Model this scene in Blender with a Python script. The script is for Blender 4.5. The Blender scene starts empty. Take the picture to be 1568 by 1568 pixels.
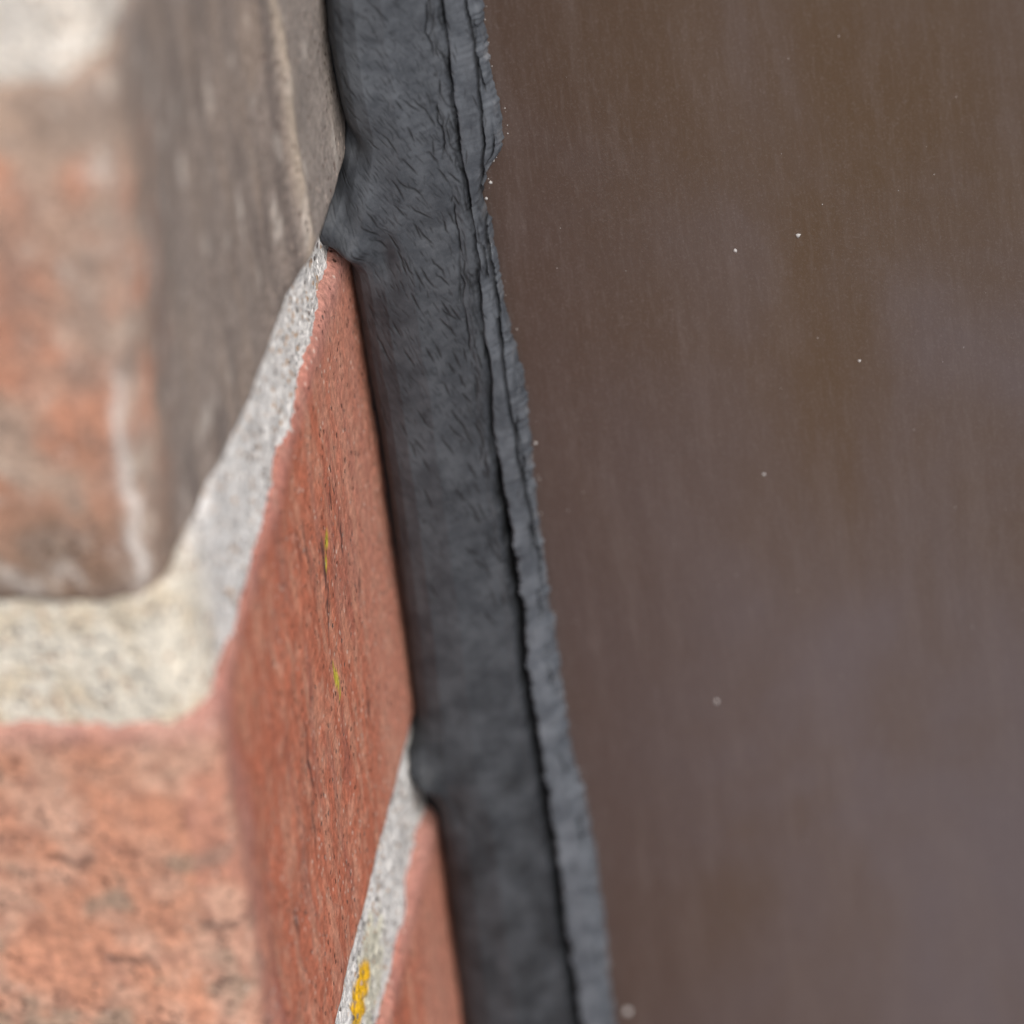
import bpy, bmesh, math, numpy as np
from mathutils import Vector, Matrix, noise
S=0.001
scene=bpy.context.scene
def N(x,y,z): return noise.noise(Vector((x,y,z)))
def fbm(x,y,z,o=3):
    a=1;f=1;s=0
    for i in range(o):
        s+=a*noise.noise(Vector((x*f+i*7.1,y*f,z*f)));a*=.5;f*=2.1
    return s
def sm(a,b,x):
    t=min(1,max(0,(x-a)/(b-a)));return t*t*(3-2*t)
def mixc(a,b,t): return (a[0]+(b[0]-a[0])*t,a[1]+(b[1]-a[1])*t,a[2]+(b[2]-a[2])*t)

# ---------- mesh helpers ----------
def mesh_obj(name,verts,faces,mat,cols=None,smooth=True,parent=None):
    me=bpy.data.meshes.new(name)
    me.from_pydata((np.array(verts,dtype=np.float64)*S).tolist(),[],faces)
    if cols is not None:
        at=me.color_attributes.new("tint",'FLOAT_COLOR','POINT')
        arr=np.ones((len(verts),4),dtype=np.float32);arr[:,:3]=np.array(cols,dtype=np.float32)
        at.data.foreach_set("color",arr.ravel())
    me.update()
    if smooth: me.polygons.foreach_set("use_smooth",[True]*len(me.polygons))
    ob=bpy.data.objects.new(name,me);scene.collection.objects.link(ob)
    me.materials.append(mat)
    if parent: ob.parent=parent
    return ob
def box_grid(xs,ys,zs):
    A=[list(xs),list(ys),list(zs)];n=[len(a)-1 for a in A];idx={};V=[];Fc=[]
    def vid(k):
        if k not in idx: idx[k]=len(V);V.append((A[0][k[0]],A[1][k[1]],A[2][k[2]]))
        return idx[k]
    for ax in range(3):
        u,v=(ax+1)%3,(ax+2)%3
        for side in (0,n[ax]):
            for i in range(n[u]):
                for j in range(n[v]):
                    q=[]
                    for di,dj in ((0,0),(1,0),(1,1),(0,1)):
                        k=[0,0,0];k[ax]=side;k[u]=i+di;k[v]=j+dj;q.append(vid(tuple(k)))
                    if side==0:q.reverse()
                    Fc.append(q)
    return V,Fc
def rbox(V,lo,hi,r):
    out=[]
    for p in V:
        q=[min(max(p[i],lo[i]+r),hi[i]-r) for i in range(3)]
        d=[p[i]-q[i] for i in range(3)];l=math.sqrt(sum(c*c for c in d))
        out.append([q[i]+(d[i]/l*r if l>1e-9 else 0) for i in range(3)])
    return out
def ar(a,b,s):
    n=max(1,int(round((b-a)/s)));return [a+(b-a)*i/n for i in range(n+1)]

# ---------- materials ----------
class M:
    def __init__(s,name):
        s.m=bpy.data.materials.new(name);s.m.use_nodes=True;s.t=s.m.node_tree;s.b=s.t.nodes["Principled BSDF"]
        tc=s.n('ShaderNodeTexCoord');g=s.n('ShaderNodeVectorMath',operation='SCALE');g.inputs['Scale'].default_value=1000
        s.l(tc.outputs['Object'],g.inputs[0]);s.co=g.outputs[0]
    def n(s,ty,**k):
        x=s.t.nodes.new(ty)
        for a,b in k.items(): setattr(x,a,b)
        return x
    def l(s,a,b): s.t.links.new(a,b)
    def mapc(s,rot=(0,0,0),scale=(1,1,1),src=None,loc=(0,0,0)):
        a=s.n('ShaderNodeMapping');a.inputs['Rotation'].default_value=rot;a.inputs['Location'].default_value=loc;s.l(src or s.co,a.inputs[0])
        b=s.n('ShaderNodeMapping');b.inputs['Scale'].default_value=scale;s.l(a.outputs[0],b.inputs[0]);return b.outputs[0]
    def noise(s,scale,co=None,detail=3,rough=.55,dist=0):
        x=s.n('ShaderNodeTexNoise');x.inputs['Scale'].default_value=scale;x.inputs['Detail'].default_value=detail
        x.inputs['Roughness'].default_value=rough;x.inputs['Distortion'].default_value=dist;s.l(co or s.co,x.inputs['Vector']);return x.outputs['Fac']
    def vor(s,scale,co=None,feature='F1',out='Distance'):
        x=s.n('ShaderNodeTexVoronoi',feature=feature);x.inputs['Scale'].default_value=scale;s.l(co or s.co,x.inputs['Vector']);return x.outputs[out]
    def rng(s,v,a,b,c=0,d=1,smooth=True):
        x=s.n('ShaderNodeMapRange');x.interpolation_type='SMOOTHSTEP' if smooth else 'LINEAR'
        for i,k in zip((1,2,3,4),(a,b,c,d)): x.inputs[i].default_value=k
        s.l(v,x.inputs[0]);return x.outputs[0]
    def math(s,op,a,b):
        x=s.n('ShaderNodeMath',operation=op)
        for i,k in enumerate((a,b)):
            if isinstance(k,(int,float)): x.inputs[i].default_value=k
            else: s.l(k,x.inputs[i])
        return x.outputs[0]
    def mix(s,f,a,b,mode='MIX'):
        x=s.n('ShaderNodeMix',data_type='RGBA',blend_type=mode)
        for i,k in ((0,f),(6,a),(7,b)):
            if isinstance(k,(int,float)): x.inputs[i].default_value=k
            elif isinstance(k,tuple): x.inputs[i].default_value=(*k,1)
            else: s.l(k,x.inputs[i])
        return x.outputs[2]
    def bump(s,h,dist,strength=1,prev=None):
        x=s.n('ShaderNodeBump');x.inputs['Strength'].default_value=strength;x.inputs['Distance'].default_value=dist*S
        s.l(h,x.inputs['Height'])
        if prev: s.l(prev,x.inputs['Normal'])
        return x.outputs[0]
    def sep(s,ch):
        x=s.n('ShaderNodeSeparateXYZ');s.l(s.co,x.inputs[0]);return x.outputs[ch]
    def fin(s,col,rough,normal=None,spec=.5):
        for k,v in (('Base Color',col),('Roughness',rough)):
            if isinstance(v,(int,float)): s.b.inputs[k].default_value=v
            elif isinstance(v,tuple): s.b.inputs[k].default_value=(*v,1)
            else: s.l(v,s.b.inputs[k])
        s.b.inputs['Specular IOR Level'].default_value=spec
        if normal: s.l(normal,s.b.inputs['Normal'])
        return s.m

m=M("fired_brick")
att=m.n('ShaderNodeAttribute');att.attribute_name="tint";c=att.outputs['Color']
nz=m.noise(1.1,detail=4,rough=.75)
g1=m.rng(nz,.3,.72,.70,1.28)
cc=m.n('ShaderNodeVectorMath',operation='SCALE');m.l(c,cc.inputs[0]);m.l(g1,cc.inputs['Scale'])
v1=m.n('ShaderNodeTexVoronoi');v1.inputs['Scale'].default_value=1.05;m.l(m.co,v1.inputs['Vector'])
sc=m.n('ShaderNodeSeparateXYZ');m.l(v1.outputs['Color'],sc.inputs[0])
spot=m.rng(v1.outputs['Distance'],.14,.34,1,0)
pm=m.math('MULTIPLY',spot,m.rng(sc.outputs[0],.76,.84))
ptm=m.math('MULTIPLY',spot,m.rng(sc.outputs[1],.66,.76))
c3=m.mix(m.math('MULTIPLY',pm,.6),cc.outputs[0],(.72,.58,.50))
c4=m.mix(m.math('MULTIPLY',ptm,.8),c3,(.09,.045,.035))
h=m.math('SUBTRACT',nz,m.math('MULTIPLY',ptm,.8))
brick_mat=m.fin(c4,.85,m.bump(h,.4,.9),.25)

m=M("sand_mortar")
att=m.n('ShaderNodeAttribute');att.attribute_name="tint";c=att.outputs['Color']
vc=m.n('ShaderNodeTexVoronoi');vc.inputs['Scale'].default_value=1.9;m.l(m.co,vc.inputs['Vector'])
sp=m.n('ShaderNodeSeparateXYZ');m.l(vc.outputs['Color'],sp.inputs[0])
gr=m.rng(sp.outputs[0],0,1,.72,1.22,False)
cc=m.n('ShaderNodeVectorMath',operation='SCALE');m.l(c,cc.inputs[0]);m.l(gr,cc.inputs['Scale'])
c2=m.mix(m.rng(sp.outputs[1],.92,.96),cc.outputs[0],(.52,.36,.24))
c3=m.mix(m.rng(sp.outputs[2],.955,.97),c2,(.20,.18,.17))
h=m.math('ADD',m.math('MULTIPLY',vc.outputs['Distance'],-1.0),m.noise(2.2,detail=3,rough=.7))
mortar_mat=m.fin(c3,.75,m.bump(h,.38,.7),.5)

m=M("weathered_sealant_rubber")
mott=m.noise(.32,detail=4,rough=.7)
base=m.mix(m.rng(mott,.33,.68),(.031,.035,.042),(.060,.066,.076))
spk=m.math('MULTIPLY',m.rng(m.vor(.4,co=m.mapc(loc=(2,8,5))),.05,.16,1,0),m.rng(mott,.48,.52))
base=m.mix(m.math('MULTIPLY',spk,.55),base,(.014,.015,.018))
att=m.n('ShaderNodeAttribute');att.attribute_name="tint"
base=m.mix(1.0,base,att.outputs['Color'],'MULTIPLY')
fine=m.noise(1,co=m.mapc(rot=(0,math.radians(20),0),scale=(3.4,2,2.0)),detail=3,rough=.7)
sealant_mat=m.fin(base,.62,m.bump(fine,.06,.8),.38)

m=M("brown_coated_frame")
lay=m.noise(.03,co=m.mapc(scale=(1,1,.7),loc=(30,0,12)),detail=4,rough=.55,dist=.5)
strk=m.noise(1,co=m.mapc(scale=(.35,1,.04)),detail=4,rough=.65)
fs=m.noise(1,co=m.mapc(scale=(2.2,1,.3)),detail=2,rough=.7)
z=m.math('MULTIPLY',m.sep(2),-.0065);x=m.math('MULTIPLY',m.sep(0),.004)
refl_haze=m.math('ADD',m.math('ADD',z,x),m.math('MULTIPLY',m.math('SUBTRACT',lay,.5),2.3))  # soft glossy reflection painted into the coating colour as grey-purple haze
hz=m.rng(refl_haze,-.30,1.15)
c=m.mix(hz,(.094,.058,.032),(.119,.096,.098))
c=m.mix(m.rng(m.sep(0),12,50,.7,0),c,(.056,.036,.030))  # darker left end of the reflection gradient, also painted into the colour
c=m.mix(m.math('MULTIPLY',m.rng(strk,.45,.72),.18),c,(.16,.13,.12))
c=m.mix(m.math('MULTIPLY',m.rng(fs,.45,.8),.12),c,(.22,.19,.18))
gn=m.noise(4,detail=2,rough=.8)
c=m.mix(m.math('MULTIPLY',m.rng(gn,.5,.8),.24),c,(.24,.21,.20))
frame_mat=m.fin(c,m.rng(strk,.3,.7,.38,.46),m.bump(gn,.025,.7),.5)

m=M("dust_grit");speck_mat=m.fin(m.mix(m.noise(3),(.32,.31,.30),(.60,.59,.58)),.7)
m=M("paving_concrete");ground_mat=m.fin(m.mix(m.noise(.01,detail=4),(.22,.21,.20),(.34,.33,.32)),.9)

# ---------- brick wall ----------
wall=bpy.data.objects.new("brick_wall",None);scene.collection.objects.link(wall)
ORG=(.66,.315,.20);RED=(.50,.165,.098);BEI=(.52,.375,.285);GRY=(.30,.25,.22);DRK=(.18,.15,.135)
LICH=(.55,.50,.04)
def it(z,tab):
    return float(np.interp(z,[t[0] for t in tab],[t[1] for t in tab]))
B1front=[(13,-2.4),(31,-1.5),(46,-.5),(61,.7),(75,1.3)]
B1back=[(10,-.2),(11.5,.4),(16,1.9),(22,1.6),(27,1.3),(33,1.8),(75,1.8)]
def brick(name,z0,z1,step,kind,seed):
    D=100;xs=ar(-215,-32,12)+ar(-32,0,step)[1:];ys=ar(0,D,step);zs=ar(z0,z1,step)
    V,Fc=box_grid(xs,ys,zs);r=3.5 if kind==1 else 1.9
    V=rbox(V,(-215,0,z0),(0,D,z1),r);cols=[];out=[]
    for x,y,z in V:
        near=sm(-32,-25,x)
        top=sm(z1-25,z1,z);bot=1-sm(z0,z0+25,z);ty=min(1,y/75)
        dx=dy=dz=0
        if kind==1:
            dz+=-3.0*ty*bot
            b=it(z,B1back);f=it(z,B1front);w=sm(52,66,y)
            dx+=sm(-12,-1,x)*(f*(1-sm(0,40,y))+w*b+ (1-w)*sm(0,40,y)*(.2))
            dx+=sm(-8,-1,x)*(.7*math.exp(-((y-62.5)/1.3)**2)*(N(z*.1,3,1)+.6))
        elif kind==0:
            dz+=2.2*ty*top
            dx+=sm(-8,-1,x)*(.1+1.2*(1-sm(0,14,y)))*(1-.7*(1-sm(-50,-5,z)))
            if y<9 and x>-9:
                e=max(0,1-math.hypot(x,y)/8); dx-=.9*e;dy+=.9*e
        else: dz+=2.6*ty*top-3.3*top; dx+=sm(-8,-1,x)*.3
        n=fbm(x*.09+seed,y*.09,z*.09,3);n2=fbm(x*.5+seed,y*.5,z*.5,2);
        amp=(.55*(1-.75*sm(40,70,y)))*n+.15*n2
        if x>-3: dx+=amp*.8
        if y<3: dy+=amp
        if z>z1-3 or z<z0+3: dz+=amp*.7+.3*N(x*.35+seed,y*.35,9)
        out.append((x+dx*near,y+dy*near,z+dz*near))
        s=N(x*.25+seed,y*.3,z*.06);s2=fbm(x*.12+seed,y*.12,z*.12+5,3);s3=N(x*.4,y*.45+seed,z*.08)
        sd=fbm(x*.55,y*.55+seed,z*.4,2)
        if kind==1:
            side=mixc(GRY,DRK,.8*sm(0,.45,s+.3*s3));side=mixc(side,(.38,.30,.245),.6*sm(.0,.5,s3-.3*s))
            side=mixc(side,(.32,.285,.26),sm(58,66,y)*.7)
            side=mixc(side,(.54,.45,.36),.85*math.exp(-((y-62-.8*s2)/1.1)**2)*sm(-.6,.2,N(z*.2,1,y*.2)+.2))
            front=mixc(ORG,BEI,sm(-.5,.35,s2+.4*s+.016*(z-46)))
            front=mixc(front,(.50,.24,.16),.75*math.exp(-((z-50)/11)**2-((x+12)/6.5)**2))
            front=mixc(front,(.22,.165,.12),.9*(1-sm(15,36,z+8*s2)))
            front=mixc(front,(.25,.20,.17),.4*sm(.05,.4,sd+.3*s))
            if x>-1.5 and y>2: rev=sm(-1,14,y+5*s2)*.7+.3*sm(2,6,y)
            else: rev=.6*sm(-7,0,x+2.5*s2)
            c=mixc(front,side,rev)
            e=abs(x+2.3-(z-34)*.015+.5*math.sin(z*.25)+.7*N(z*.3,1,2)) if y<6 else 9
            msk=(1-sm(.15,.85,e))*sm(14,18,z)*(1-sm(38,43,z))*sm(-.5,-.1,N(z*.35,4,4)+.2)
            c=mixc(c,(.72,.67,.62),.9*msk)
            if y<4:
                c=mixc(c,(.66,.56,.47),.4*sm(.35,.6,fbm(x*.35,y*.35,z*.3+9,2)))
            c=mixc(c,(.66,.60,.54),.5*sm(.42,.62,fbm(x*.3+4,y*.3,z*.2+9,2)))
        else:
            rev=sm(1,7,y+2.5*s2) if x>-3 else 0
            front=mixc(ORG,(.66,.39,.28),sm(-.3,.4,s2));front=mixc(front,(.40,.19,.13),.6*sm(.1,.45,sd))
            front=mixc(front,(.34,.27,.20),.65*sm(.2,.6,fbm(x*.2+9,y*.2,z*.2,2)-.008*(z+30)))
            if y<3:
                for cz,cx in ((-26,-2),(-30,-12),(-17,-16)):
                    dd=abs(z-cz-1.2*N(x*.35,cz,1)-.5*N(x*1.3,cz,2))
                    front=mixc(front,(.10,.06,.05),.8*(1-sm(.15,.6,dd))*(1-sm(1.5,3.5,abs(x-cx))))
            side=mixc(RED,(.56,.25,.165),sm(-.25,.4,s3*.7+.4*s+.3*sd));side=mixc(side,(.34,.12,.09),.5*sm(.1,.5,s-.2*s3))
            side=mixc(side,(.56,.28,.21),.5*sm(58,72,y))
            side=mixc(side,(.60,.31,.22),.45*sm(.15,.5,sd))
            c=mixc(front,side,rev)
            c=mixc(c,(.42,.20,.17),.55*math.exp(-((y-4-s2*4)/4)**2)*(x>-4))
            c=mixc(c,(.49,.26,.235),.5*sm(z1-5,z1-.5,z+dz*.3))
            if kind==0 and x>-3:
                for (cy,cz,hy,hz) in ((53,-21,.55,4.5),(51.5,-25.5,.35,3),(62,-22,.3,2.5),(35,-31,.35,5),(33,-38,.35,3),(62,-45,.4,2),(44,-12,.3,2.2),(60,-16,.3,1.6),(20,-41,.4,2),(47,-14,.3,3),(66,-32,.4,1.2)):
                    yy=y-(z-cz)*.12-1.3*N(z*.9,cy,1)
                    d=((yy-cy)/hy)**2+((z-cz)/hz)**2
                    if d<1.6: c=mixc(c,(.06,.03,.03),.85*(1-sm(.5,1.5,d)));
                for (cy,cz,hy,hz) in ((55.8,-18.7,1.0,.8),(54,-20,.5,.9),(50.5,-32.5,.7,1.6),(51,-35,.5,.6)):
                    d=((y-cy)/hy)**2+((z-cz)/hz)**2+1.2*N(y,z,1)
                    if d<1.5: c=mixc(c,LICH,.9*(1-sm(.7,1.4,d)))
        cols.append(c)
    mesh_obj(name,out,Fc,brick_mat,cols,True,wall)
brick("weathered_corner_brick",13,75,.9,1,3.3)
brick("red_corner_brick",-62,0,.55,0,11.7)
brick("bottom_corner_brick",-137,-75,.8,-1,23.1)

def mortar(name,z0,z1,step,seed,rec):
    D=99;xs=ar(-215,-30,12)+ar(-30,-rec,step)[1:];ys=ar(rec,D,step);zs=ar(z0-2.5,z1+2.5,step)
    V,Fc=box_grid(xs,ys,zs);V=rbox(V,(-215,rec,z0-2.5),(-rec,D,z1+2.5),1.5)
    out=[];cols=[]
    for x,y,z in V:
        near=sm(-30,-24,x);dx=dy=0
        cx,cy=-rec-4.5,rec+4.5
        if x>cx and y<cy:
            d=math.hypot(x-cx,y-cy)
            if d>4.5: x=cx+(x-cx)*4.5/d;y=cy+(y-cy)*4.5/d
        n=.4*fbm(x*.15+seed,y*.15,z*.15,2)+.3*fbm(x*1.1+seed,y*1.1,z*1.1,2)
        if x>-rec-4: dx+=n-.6*sm(64,74,y)
        if y<rec+4: dy+=n
        out.append((x+dx*near,y+dy*near,z))
        w=sm(2,14,y) if x>-6 else 0
        c=mixc((.80,.74,.62),(.78,.77,.75),w)
        s=fbm(x*.2+seed,y*.2,z*.2,3)
        c=mixc(c,(.68,.55,.37),.55*sm(-.05,.5,s+.25*N(x*.08,y,seed))*(1-w))
        c=mixc(c,(.60,.58,.56),.5*sm(.05,.5,s)*w)
        if seed==5: c=mixc(c,(.85,.79,.71),.8)
        if seed==2:
            d=((y-41.5)/5.5)**2+((z+68.2)/2.4)**2+.8*N(y*.5,z*.5,1)
            c=mixc(c,(.88,.50,.01),1.0*(1-sm(.8,1.2,d)))
            d=((y-47)/9)**2+((z+70)/5)**2+1.5*N(y*.4,z*.4,7)
            if c[2]>.3: c=mixc(c,(.60,.58,.36),.5*(1-sm(.4,1.3,d)))
        cols.append(c)
    mesh_obj(name,out,Fc,mortar_mat,cols,True,wall)
mortar("bed_joint",0,13,.45,1,.5)
mortar("bed_joint_lower",-75,-62,.5,2,.5)
mortar("bed_joint_upper",75,88,.8,5,.3)
V2=[];F2=[];C2=[];rngs=np.random.RandomState(4)
for k in range(-14,9):
    z0=-62+75*k;z1=z0+62
    for j in range(4):
        if k in(-1,0,1) and j==0: continue
        odd=(k%2!=0)
        x1=-225*j+(0 if not odd or j==0 else 112.5);x0=x1-215
        if odd and j==0: x0=-102.5
        if k in(-1,1) and j==1: x1=-225;x0=-327.5
        elif k in(-1,1): x1=-225*j+112.5;x0=x1-215
        Vb,Fb=box_grid(ar(x0,x1,8),ar(0,100,8),ar(z0,z1,8));Vb=rbox(Vb,(x0,0,z0),(x1,100,z1),3)
        o=len(V2);cb=mixc(ORG,RED,rngs.rand())
        for p in Vb:
            n=.6*fbm(p[0]*.05,p[1]*.05,p[2]*.05+k,2);V2.append((p[0],p[1]+n,p[2]));C2.append(mixc(cb,GRY,max(0,n)))
        F2+= [[a+o for a in f] for f in Fb]
mesh_obj("other_bricks",V2,F2,brick_mat,C2,True,wall)
Vb,Fb=box_grid(ar(-890,-3,60),[3,97],ar(-1140,610,60))
mesh_obj("mortar_core",Vb,Fb,mortar_mat,[(.6,.58,.54)]*len(Vb),False,wall)

# ---------- sealant ----------
L=[(-103,-.4),(-91.7,.1),(-81.4,.5),(-73.8,.8),(-69.4,-.7),(-66.2,-1.2),(-61.2,-.5),(-52.2,-.1),(-41.5,.2),(-31.9,.5),(-22.4,.5),(-14.7,.2),(-7.1,.1),(-.8,0),(2.1,-1.2),(4,-2.4),(11.1,.3),(16.4,1.9),(22.4,1.7),(27.2,1.4),(33.6,1.8)]
RR=[(-102,16.9),(-92,17.2),(-83,17.2),(-74,16.8),(-68.6,16.0),(-62,16.1),(-52,16.1),(-43.3,16.0),(-34.5,16.1),(-25,16.3),(-17.3,16.6),(-13.9,15.9),(-5.4,15.5),(1.2,15.4),(4.6,14.8),(7.7,15.6),(10.2,17.3),(13.9,18.0),(20.8,17.4),(28.8,17.6)]
G1=[(-102,13.3),(-92,13.0),(-83.5,13.2),(-74,13.1),(-65.5,12.9),(-57,12.8),(-47.6,13.2),(-39,13.1),(-30.4,13.1),(-23.5,13.0),(-16,13.7),(-9,13.6),(-2.5,14.0),(6,14.1),(12.5,13.8),(20.5,13.9),(28.3,14.1)]
G2=[(-43.5,15.7),(-36.5,15.6),(-31.2,15.3),(-24.3,15.1),(-18.3,15.0),(-11.5,15.1),(-4.8,15.2),(1.8,15.0),(6.8,15.1),(11.7,16.1),(17.3,16.4),(23.8,16.5),(30.1,16.3)]
zs=np.array(ar(-1140,-125,10)+ar(-125,-60,.28)[1:]+ar(-60,44,.10)[1:]+ar(44,610,10)[1:])
xs=np.array(ar(-5,-3,.3)+ar(-3,19.5,.07)[1:])
X,Z=np.meshgrid(xs,zs)
def smv(a,b,x):
    t=np.clip((x-a)/(b-a),0,1);return t*t*(3-2*t)
def field(fn,sx,sz):
    gx=np.arange(-5.5,20.5,sx)
    gz=np.arange(-128,47,sz)
    G=np.array([[fn(a,b) for a in gx] for b in gz])
    fx=np.clip((X-gx[0])/sx,0,len(gx)-1.001);fz=np.clip((Z-gz[0])/sz,0,len(gz)-1.001)
    i=fx.astype(int);j=fz.astype(int);u=fx-i;v=fz-j
    return G[j,i]*(1-u)*(1-v)+G[j,i+1]*u*(1-v)+G[j+1,i]*(1-u)*v+G[j+1,i+1]*u*v
def line(fn): return np.array([fn(z) for z in zs])[:,None]
xl=line(lambda z:it(z,L))
xr=line(lambda z:it(z,RR)+.28*fbm(z*.4,2,2,3)+.16*N(z*1.9,1,1)+.5*max(0,N(z*.8,6,1)-.15))
g1=line(lambda z:it(z,G1)+.22*fbm(z*.3,5,5,3)+.05*N(z*2.2,1,3));g2=line(lambda z:it(z,G2)+.2*fbm(z*.3,8,5,3)+.05*N(z*2.2,4,3))
g3=line(lambda z:it(z,G1)-1.5+.45*fbm(z*.3,11,3,3));g4=line(lambda z:it(z,RR)-.75+.3*fbm(z*.3,31,3,3))
lo=1-smv(-38,-22,Z);g2a=smv(-52,-40,Z)
gap1=(.14+.30*lo*(.8+.9*line(lambda z:N(z*.5,7,7))+.5*line(lambda z:N(z*1.6,7,9))));gap1=np.maximum(gap1,.08)
dep1=(.8+2.1*lo)*(.75+.8*line(lambda z:max(-.7,N(z*.25,3,8))))
T=(X-xl)/(g1-xl);T2=(X-g1)/np.maximum(.3,xr-g1);body=T<1
Y=np.where(body,np.interp(T,[-1,0,.05,.12,.2,.32,.55,.85,1],[90,84,81.6,80.2,79.4,78.9,79.3,81.4,82.9]),
   np.interp(T2,[0,.15,.7,.92,1,1.08,1.3],[82.8,82.9,84.0,84.8,85.7,86.6,88]))
g=lambda cx,sx,cz,sz:np.exp(-((X-cx)/sx)**2-((Z-cz)/sz)**2)
Y-=2.5*g(1.7,1.6,3.2,2.2);Y-=1.2*g(3.0,2.4,8,4);Y+=1.6*g(3.0,1.2,15,1.6);Y-=.8*g(4.5,3,22,5)
Y+=.9*g(4.8,1.2,1.0,3)
Y-=2.3*g(1.2,1.5,-68.3,2.3);Y+=1.0*g(3.6,1.6,-71.5,3)
Y-=6.5*np.exp(-((Z-6.6)/3.7)**2)*(1-smv(-2.6,2.0,X))
Y-=6*np.exp(-((Z+67.3)/3.2)**2)*(1-smv(-2.6,1.8,X))
Y-=.45*np.exp(-((X-9)/3)**2)*line(lambda z:N(z*.03,4,4))
Y+=.4*field(lambda x,z:fbm(x*.12,3,z*.07,2),.5,.6)*np.where(body,1,.3)
d=X-g1
e1=np.exp(-(d/gap1)**2);Y+=dep1*e1;Y-=.3*np.exp(-((d+.7)/.5)**2)
cut=line(lambda z:.6+.8*abs(N(z*.2,1,6)))
e2=np.exp(-((X-g2)/.11)**2)*g2a;Y+=1.0*e2*cut
Y+=.4*smv(0,.12,X-g2)*g2a*smv(0,.5,xr-X)
e3=np.exp(-((X-g3)/.08)**2)*smv(-35,-25,Z)*smv(.0,.25,line(lambda z:N(z*.16,9,9)+.12));Y+=.3*e3
e4=np.exp(-((X-g4)/.09)**2)*smv(-.1,.2,line(lambda z:N(z*.22,19,9)));Y+=.5*e4
Y+=.28*smv(0,.1,X-g4)*smv(0,.25,line(lambda z:N(z*.3,19,29)))*smv(0,.3,xr-X)
nf=field(lambda x,z:N(x*.4+z*.8,z*.6,3),.2,.2)
nk=smv(.40,.56,nf)*np.exp(-((d+.2)/.6)**2)*lo;Y+=.4*nk
rg=np.random.RandomState(21)
CR=np.zeros_like(X);zi=zs
def stamp(x0,z0,length,ang,wid,amp):
    n=max(3,int(length/.07));a=ang+rg.normal(0,.05);px,pz=x0,z0;pts=[];a0=a
    for k in range(n):
        pts.append((px,pz))
        if rg.rand()<.06: a=a0+rg.normal(0,.22)
        px+=math.sin(a)*.07;pz-=math.cos(a)*.07
    for k,(px,pz) in enumerate(pts):
        f=math.sin(math.pi*(k+.7)/(n+.4))**.5;w=wid*(.5+.5*f)
        i0,i1=np.searchsorted(xs,[px-.22,px+.22]);j0,j1=np.searchsorted(zi,[pz-.22,pz+.22])
        if i1<=i0 or j1<=j0: continue
        v=amp*f*np.exp(-(((X[j0:j1,i0:i1]-px)**2+(Z[j0:j1,i0:i1]-pz)**2)/w**2))
        CR[j0:j1,i0:i1]=np.maximum(CR[j0:j1,i0:i1],v)
def ang_at(x,z):
    t=(x-it(z,L))/(it(z,G1)-it(z,L))
    a=19+(4 if z>5 else 0)
    a*=1-.5*sm(.75,1,t)
    a*=1-.5*(1-sm(.05,.3,t))*(1 if z<0 else .3)
    if z>10: a+=10*(1-sm(.2,.6,t))
    return math.radians(a+5*N(x*.12,3,z*.06))
# stratified so the crazing is evenly dense, like dried skin
zc=42.
while zc>-52:
    xc=it(zc,L)+rg.uniform(.1,.6)
    while xc<it(zc,G1)-.1:
        x0=xc+rg.uniform(-.22,.22);z0=zc+rg.uniform(-.9,.9)
        dens=sm(-54,-20,z0)*(.62+.5*sm(-.35,.4,fbm(x0*.25,5,z0*.12,2)))
        if rg.rand()<dens:
            t=(x0-it(z0,L))/(it(z0,G1)-it(z0,L));right=sm(.25,.7,t)
            big=rg.rand()<.05+.09*right*(z0<18)
            if big: stamp(x0,z0+1.2,rg.uniform(1.8,3.6),ang_at(x0,z0),.105,.95)
            else: stamp(x0,z0+.6,rg.uniform(.7,2.1),ang_at(x0,z0),rg.uniform(.07,.085),rg.uniform(.25,.62))
        xc+=.62
    zc-=1.15
for i in range(170):
    z0=rg.uniform(-45,42);x0=it(z0,G1)-abs(rg.normal(0,1.0))
    stamp(x0,z0,rg.uniform(1,4),math.radians(rg.uniform(0,12)),.10,rg.uniform(.4,1))
for i in range(80):
    z0=rg.uniform(-100,42);x0=rg.uniform(it(z0,G1)+.3,it(z0,RR));stamp(x0,z0,rg.uniform(.5,2.5),math.radians(rg.choice([3,-6,10,80])),.08,rg.uniform(.3,.8))
Y+=.12*CR
Cc_=1.10+.14*field(lambda x,z:N(x*.3,1,z*.1),.5,.8)+.45*smv(-12,26,Z)-.30*(1-smv(-85,-40,Z))+.45*(1-smv(-80,-50,Z))*field(lambda x,z:fbm(x*.3,8,z*.25,3),.3,.4)
Cc_*=1-.45*(1-smv(.0,.14,T))  # shadow along the left edge, deepened by darkening the tint
lipc=1.9+.4*field(lambda x,z:N(x*1.2,1,z*.12),.2,.6)+.9*(1-smv(-60,-25,Z))
Cc_=np.where(body,Cc_,Cc_*.25+lipc*.75)
Cc_*=1-.94*np.exp(-(d/(gap1*1.15))**2)*np.clip(dep1,0,1)
Cc_*=1-.85*e2;Cc_*=1-.7*e3;Cc_*=1-.75*e4;Cc_*=1-.5*nk;Cc_*=1-.88*CR
col=np.stack([Cc_*.985,Cc_,Cc_],-1)
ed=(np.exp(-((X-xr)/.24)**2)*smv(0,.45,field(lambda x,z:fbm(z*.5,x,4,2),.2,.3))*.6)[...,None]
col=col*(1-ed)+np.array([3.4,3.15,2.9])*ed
V=np.stack([X,Y,Z],-1).reshape(-1,3)
nx=len(xs);nz_=len(zs)
I=np.arange((nz_-1)*nx).reshape(nz_-1,nx)[:,:-1].ravel()
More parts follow.
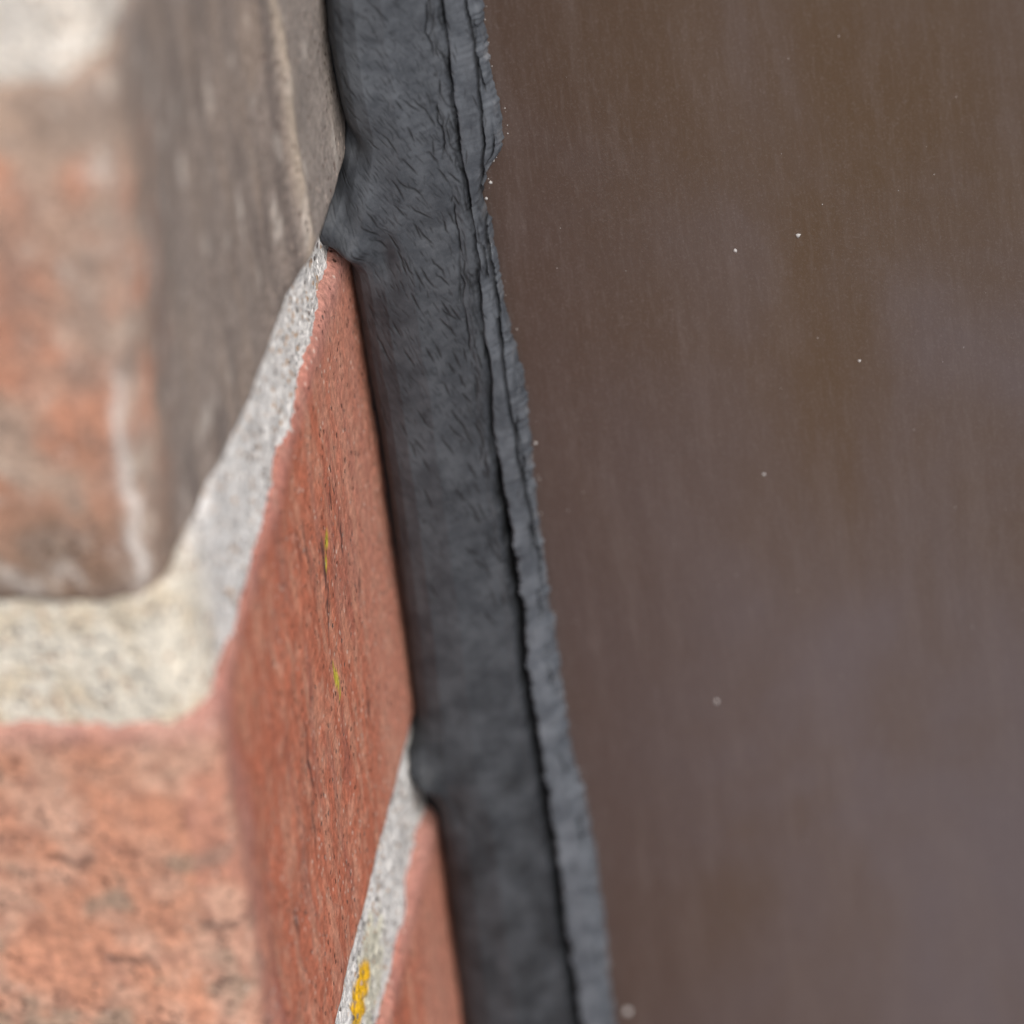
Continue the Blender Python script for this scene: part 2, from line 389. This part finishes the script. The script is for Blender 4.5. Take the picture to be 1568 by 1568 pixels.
Fc=np.stack([I,I+1,I+nx+1,I+nx],-1).tolist()
mesh_obj("sealant_joint",V,Fc,sealant_mat,col.reshape(-1,3),True)

# ---------- frame ----------
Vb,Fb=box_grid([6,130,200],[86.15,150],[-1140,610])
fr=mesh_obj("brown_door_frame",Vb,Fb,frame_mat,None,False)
bv=fr.modifiers.new("bevel",'BEVEL');bv.width=.002;bv.segments=3
V=[];Fc=[]
rg=np.random.RandomState(7)
pts=[(41.2,-2.9,.22),(48.1,-1.1,.27),(33.3,-62.6,.28),(41.5,-31.9,.17),(53.2,-17.2,.17),(18.5,-107,.45),(16.9,-27.5,.18),(16.4,9.0,.24),(15.9,6.2,.22),(15.2,4.2,.2)]
for i in range(70):
    pts.append((rg.uniform(18,80),rg.uniform(-112,32),rg.uniform(.03,.07)))
for i in range(40):
    z=rg.uniform(-105,30);pts.append((it(z,RR)+abs(rg.normal(0,.4))+.1,z,rg.uniform(.04,.10)))
for (x,z,r) in pts:
    bm=bmesh.new();bmesh.ops.create_icosphere(bm,subdivisions=1,radius=r);o=len(V)
    for v in bm.verts:
        k=1+.35*rg.uniform(-1,1);V.append((x+v.co.x*k,86.15+v.co.y*k*.6,z+v.co.z*k*1.1))
    Fc+=[[v.index+o for v in f.verts] for f in bm.faces];bm.free()
mesh_obj("dust_grit",V,Fc,speck_mat,None,True).parent=fr

mesh_obj("ground",[(-60000,-60000,-1142),(60000,-60000,-1142),(60000,60000,-1142),(-60000,60000,-1142)],[(0,1,2,3)],ground_mat,None,False)

# ---------- light ----------
w=bpy.data.worlds.new("World");scene.world=w;w.use_nodes=True
sky=w.node_tree.nodes.new('ShaderNodeTexSky');sky.sky_type='NISHITA';sky.sun_disc=False
el,az=math.radians(48),math.radians(142)
sky.sun_elevation=el;sky.sun_rotation=az;sky.dust_density=3;sky.air_density=1
bg=w.node_tree.nodes['Background'];w.node_tree.links.new(sky.outputs[0],bg.inputs[0]);bg.inputs[1].default_value=.15
d=Vector((math.sin(az)*math.cos(el),math.cos(az)*math.cos(el),math.sin(el)))
sl=bpy.data.lights.new("sun",'SUN');sl.energy=2.1;sl.angle=math.radians(35);sl.color=(1,.95,.88)
so=bpy.data.objects.new("sun",sl);so.rotation_euler=d.to_track_quat('Z','Y').to_euler();scene.collection.objects.link(so)

# ---------- camera ----------
cd=bpy.data.cameras.new("camera");cam=bpy.data.objects.new("camera",cd);scene.collection.objects.link(cam)
R=np.array([[0.98296, 0.14443, -0.11375], [0.00901, 0.58015, 0.81446], [0.18362, -0.8016, 0.56896]])
Cc=(159.7405, -553.3711, 417.3458)
mt=Matrix(((R[0][0],R[1][0],R[2][0],Cc[0]*S),(R[0][1],R[1][1],R[2][1],Cc[1]*S),(R[0][2],R[1][2],R[2][2],Cc[2]*S),(0,0,0,1)))
cam.matrix_world=mt
cd.sensor_width=36;cd.lens=36*11181.65/1568;cd.clip_start=.01;cd.clip_end=500
cd.dof.use_dof=True;cd.dof.focus_distance=.770;cd.dof.aperture_fstop=14
scene.camera=cam
scene.view_settings.view_transform='Standard';scene.view_settings.look='None';scene.view_settings.exposure=0
